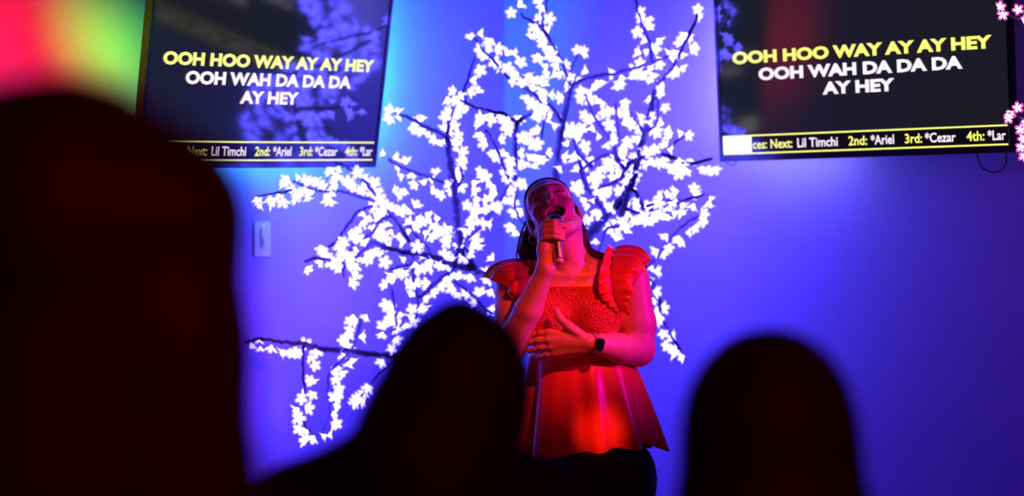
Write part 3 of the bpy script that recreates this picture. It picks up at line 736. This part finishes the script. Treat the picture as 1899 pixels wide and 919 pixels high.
def peplum():
    rnd = random.Random(8); rows = []; NA, NZ = 220, 46
    fold = [(3, .5, .7), (6, 1.2, .9), (9, 2.2, .9), (13, 0.4, .5), (19, 3.0, .22)]
    for i in range(NZ + 1):
        u = i / NZ; row = []
        for k in range(NA):
            g = 2 * math.pi * k / NA
            w = sum(a * math.sin(n * g + ph + 0.25 * u) for n, ph, a in fold)
            cx = 1075 + 12 * u; hx = 0.152 + 0.016 * math.sin(u * 1.6) + 0.052 * u; hy = 0.116 + 0.054 * u ** 0.8
            rip = 0.0115 * (0.12 + u) * w
            yp = 656 + (176 + 5 * math.sin(2 * g + 0.6) + 4.5 * w * 0.75 - 5 * math.cos(g)) * u
            c = S(cx, yp, 0.02)
            row.append(c + Vector(((hx + rip) * math.cos(g), (hy + rip) * math.sin(g), 0)))
        rows.append(row)
    mb = MB().sheet(rows, 0, True)
    o = mb.build('blouse_peplum', M_blouse, singer, True)
    so = o.modifiers.new('cloth', 'SOLIDIFY'); so.thickness = 0.0025; so.offset = 0
peplum()

def sleeve(inner, outer, frill, seed):
    rnd = random.Random(seed); N = 150
    a = spline([S(*p) for p in inner], N); b = spline([S(*p) for p in outer], N); c = spline([S(*p) for p in frill], N)
    ph = rnd.uniform(0, 6); mid = sum(a, Vector()) / len(a)
    rows = []
    for j in range(15):
        u = j / 14; row = []
        for i in range(N + 1):
            t = i / N; p = a[i].lerp(b[i], u); out = (p - Vector(S(1062, 560, 0.03))).normalized()
            wave = 0.0085 * math.sin(t * 33 + ph + 1.3 * u) * (0.3 + 0.7 * u) + 0.0055 * math.sin(t * 92 + ph + 2 * math.sin(t * 9)) * (1 - u) ** 0.6 * min(1, 0.3 + 5 * u)
            row.append(p + out * (0.026 * math.sin(math.pi * min(u, .9)) + wave + 0.006))
        rows.append(row)
    o = MB().sheet(rows).build('ruffle_sleeve', M_blouse, singer, True)
    so = o.modifiers.new('cloth', 'SOLIDIFY'); so.thickness = 0.002; so.offset = 0
    rows = []
    for j in range(9):
        u = j / 8; row = []
        for i in range(N + 1):
            t = i / N; p = a[i].lerp(c[i], u)
            row.append(p + Vector((0.0015 * math.sin(t * 95 + ph), -0.009 - 0.010 * math.sin(2.4 * u) - 0.0085 * (0.25 + 0.75 * u) * math.sin(t * 85 + ph + 2 * u + 2 * math.sin(t * 11)), 0.0035 * u * math.sin(t * 83))))
        rows.append(row)
    o = MB().sheet(rows).build('strap_frill', M_blouse, singer, True)
    so = o.modifiers.new('cloth', 'SOLIDIFY'); so.thickness = 0.002; so.offset = 0
sleeve([(1146, 576, -.085), (1135, 545, -.088), (1131, 505, -.062), (1136, 468, -.005), (1140, 464, .06), (1142, 500, .11), (1140, 570, .12)],
       [(1152, 582, -.085), (1163, 548, -.088), (1176, 514, -.070), (1197, 490, -.010), (1194, 492, .06), (1178, 520, .11), (1150, 575, .12)],
       [(1138, 575, -.085), (1112, 548, -.090), (1110, 512, -.074), (1124, 460, -.012), (1130, 460, .06), (1130, 500, .11), (1130, 570, .12)], 1)
sleeve([(985, 572, -.085), (993, 545, -.088), (994, 510, -.062), (978, 486, -.005), (974, 486, .06), (980, 510, .11), (985, 570, .12)],
       [(972, 576, -.085), (956, 552, -.088), (941, 530, -.070), (908, 517, -.010), (912, 515, .06), (940, 530, .11), (975, 575, .12)],
       [(995, 572, -.085), (1012, 548, -.090), (1012, 516, -.074), (990, 482, -.012), (986, 482, .06), (990, 505, .11), (995, 570, .12)], 2)

def trousers():
    lo = S(905, 1346, 0); hi = S(1255, 700, 0)
    f = Field((lo.x, SY - 0.25, 0.235), (hi.x, SY + 0.32, hi.z), 0.007)
    f.ell(S(1080, 790, 0.03), (0.16, 0.115, 0.10), k=0.05)
    f.ell(S(1080, 868, 0.035), (0.214, 0.142, 0.135), k=0.05)
    for s in (-1, 1):
        f.cap(S(1080 + s * 66, 900, 0.03), S(1080 + s * 62, 1110, 0.02), 0.116, 0.078, 0.03)
        f.cap(S(1080 + s * 62, 1110, 0.02), S(1080 + s * 62, 1315, 0.05), 0.076, 0.05, 0.03)
    f.build('trousers', M_trous, singer)
    for s in (-1, 1):
        a = S(1080 + s * 62, 1320, 0.06); a.z = 0.265
        g = Field((a.x - .08, a.y - .26, 0.219), (a.x + .08, a.y + .12, 0.36), 0.006)
        g.cap(a, a + Vector((0, -0.15, -0.012)), 0.043, 0.034, 0.02); g.cap(a, a + Vector((0, 0, 0.05)), 0.042, 0.046, 0.02)
        g.half((0, 0, -1), -0.221); g.build('shoe', M_black, singer)
trousers()

# watch on the forearm across the waist
def watch():
    c = S(1098, 634.5, -0.163); ax = (S(1148, 645, -0.085) - S(1094, 634, -0.165)).normalized()
    fr = Vector((0, -1, 0)); fr = (fr - ax * fr.dot(ax)).normalized(); up = ax.cross(fr)
    if up.z < 0: up = -up
    root = MB()
    ring = [c + fr * 0.0285 * math.cos(g) + up * 0.0285 * math.sin(g) for g in [2 * math.pi * i / 40 for i in range(41)]]
    rows = [[p + ax * w for p in ring] for w in (-0.009, -0.005, 0.005, 0.009)]
    w = root.sheet(rows).build('watch_strap', M_strap, singer, True); so = w.modifiers.new('t', 'SOLIDIFY'); so.thickness = 0.003; so.offset = 1
    M = Matrix((ax, -fr, up)).transposed().to_4x4()
    cs = MB().box(c + fr * 0.0335, (0.028, 0.009, 0.037), M, 0.007).build('watch_case', M_black, singer); adopt(cs, singer)
    cr = MB().lathe(c + fr * 0.0335 + ax * -0.0135 + up * -0.008, c + fr * 0.0335 - ax * 0.03 + up * -0.008, [(0, .003), (.003, .003)], 10).build('watch_crown', M_chrome, None)
    cr.parent = cs
watch()

# ------------------------------------------------------------------ microphone in her raised hand
def microphone():
    g, t = S(1029.5, 413, -0.166), S(1038.5, 487, -0.232); d = (t - g).normalized(); L = (t - g).length
    root = empty('microphone', g, 'silver handheld microphone held to the mouth of the singer', 'microphone')
    a = g
    MB().lathe(a, t, [(-0.024, .006), (-0.0225, .013), (-0.018, .0195), (-0.010, .0245), (0.0, .0262), (0.006, .0262), (0.016, .0235), (0.024, .0195)], 28).build('grille', M_chrome, root, True)
    MB().lathe(a, t, [(-0.001, .0268), (0.0005, .0274), (0.0045, .0274), (0.006, .0268)], 28).build('grille_band', M_micbody, root, True)
    MB().lathe(a, t, [(0.022, .0200), (0.028, .0185), (0.045, .0165), (L - 0.012, .0148), (L - 0.010, .0140)], 28).build('handle', M_micbody, root, True)
    MB().lathe(a, t, [(L - 0.011, .0125), (L - 0.004, .0120), (L + 0.001, .0095), (L + 0.002, .004)], 24).build('end_cap', M_tooth, root, True)
microphone()

# ------------------------------------------------------------------ people in the audience, standing, seen from behind
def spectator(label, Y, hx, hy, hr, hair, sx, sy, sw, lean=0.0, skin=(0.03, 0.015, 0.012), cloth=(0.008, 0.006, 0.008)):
    px = Y / F                                    # metres for a pixel at this distance
    base = P(sx, 420, Y); base.z = 0
    root = empty('person', base, label, 'person', 'spectators with their backs turned')
    H = P(hx, hy, Y); sh = P(sx, sy, Y); w = sw * px
    hh = sh.z
    f = Field((sh.x - w - 0.16, Y - 0.30, -0.004), (sh.x + w + 0.16, Y + 0.34, max(H.z + 0.16, sh.z + 0.3)), 0.012)
    f.ell(H, (0.073, 0.092, 0.112), k=0.02); f.ell(H + Vector((0, 0.045, -0.05)), (0.05, 0.055, 0.065), k=0.03)
    f.cap(H + Vector((0, 0.06, -0.02)), H + Vector((0, 0.105, -0.035)), 0.012, 0.012, 0.015)
    for s in (-1, 1): f.ell(H + Vector((s * 0.076, 0.01, -0.02)), (0.010, 0.02, 0.03), k=0.01)
    f.cap(H + Vector((0, -0.01, -0.08)), sh + Vector((0, -0.02, 0.0)), 0.055, 0.062, 0.03)
    f.ell(sh + Vector((0, 0, -0.19)), (w * 0.92, 0.115, 0.21), k=0.05)
    f.ell(sh + Vector((0, 0, -0.50)), (w * 0.82, 0.115, 0.20), k=0.06)
    for s in (-1, 1):
        f.cap(sh + Vector((0, -0.02, -0.03)), sh + Vector((s * w * 0.88, 0, -0.085)), 0.06, 0.058, 0.04)
        f.cap(sh + Vector((s * w, 0, -0.10)), sh + Vector((s * (w + 0.03), -0.01, -0.39)), 0.052, 0.042, 0.03)
        f.cap(sh + Vector((s * (w + 0.03), -0.01, -0.39)), sh + Vector((s * (w - 0.03), 0.10, -0.63)), 0.042, 0.028, 0.02)
        p = sh + Vector((s * (w - 0.035), 0.115, -0.69))
        f.ell(p, (0.018, 0.035, 0.042), k=0.02)
        for q in range(4): f.cap(p + Vector((s * 0.004, -0.022 + 0.015 * q, -0.03)), p + Vector((-s * 0.012, -0.018 + 0.014 * q, -0.10 + 0.006 * abs(q - 1.3))), 0.0095, 0.008, 0.006)
        f.cap(p + Vector((0, 0.03, 0)), p + Vector((-s * 0.015, 0.055, -0.05)), 0.011, 0.009, 0.008)
        hip = Vector((sh.x + s * 0.085, Y, hh * 0.56)); kn = Vector((sh.x + s * 0.09, Y + 0.015, hh * 0.30)); an = Vector((sh.x + s * 0.09, Y - 0.01, 0.09))
        f.cap(hip, kn, 0.088, 0.062, 0.04); f.cap(kn, an, 0.060, 0.042, 0.03); f.cap(an + Vector((0, 0, -0.04)), an + Vector((s * 0.01, 0.14, -0.055)), 0.044, 0.034, 0.02)
    f.ell(Vector((sh.x, Y, hh * 0.60)), (w * 0.86, 0.125, 0.15), k=0.06)
    f.half((0, 0, -1), -0.002)
    zc = sh.z + 0.03
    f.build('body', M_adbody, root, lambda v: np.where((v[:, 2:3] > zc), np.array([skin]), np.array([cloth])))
    lo = np.array([1e9] * 3); hi = -lo
    P3 = []
    for (ax, ay, ar, bx, by, br, dd) in hair:
        a, b = np.array(P(ax, ay, Y)) + (0, dd, 0), np.array(P(bx, by, Y)) + (0, dd, 0)
        P3.append((a, b, ar * px, br * px)); m = max(ar, br) * px + 0.02
        lo = np.minimum(lo, np.minimum(a, b) - m); hi = np.maximum(hi, np.maximum(a, b) + m)
    c = np.array(H) + (0, -0.012, 0.012); rr = np.array([hr * px, 0.112, hr * px * 1.12])
    lo = np.minimum(lo, c - rr - 0.02); hi = np.maximum(hi, c + rr + 0.02)
    g = Field(lo, hi, 0.008); g.ell(c, rr, None, 0.02)
    for a, b, ra, rb in P3: g.cap(a, b, ra, rb, 0.03)
    g.build('hair', M_adhair, root)
    return root
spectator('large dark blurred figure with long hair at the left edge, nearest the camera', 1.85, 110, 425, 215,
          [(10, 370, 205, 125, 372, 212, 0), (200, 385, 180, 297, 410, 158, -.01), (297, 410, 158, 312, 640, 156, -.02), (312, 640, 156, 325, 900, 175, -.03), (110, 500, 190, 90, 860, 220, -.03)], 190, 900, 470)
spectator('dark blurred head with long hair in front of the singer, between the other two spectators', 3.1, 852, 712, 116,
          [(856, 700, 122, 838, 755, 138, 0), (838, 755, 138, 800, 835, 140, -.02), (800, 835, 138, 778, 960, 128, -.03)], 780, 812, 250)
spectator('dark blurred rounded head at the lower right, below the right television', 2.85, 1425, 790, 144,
          [(1425, 780, 150, 1427, 840, 156, 0), (1427, 840, 156, 1430, 960, 192, -.02)], 1430, 985, 270)
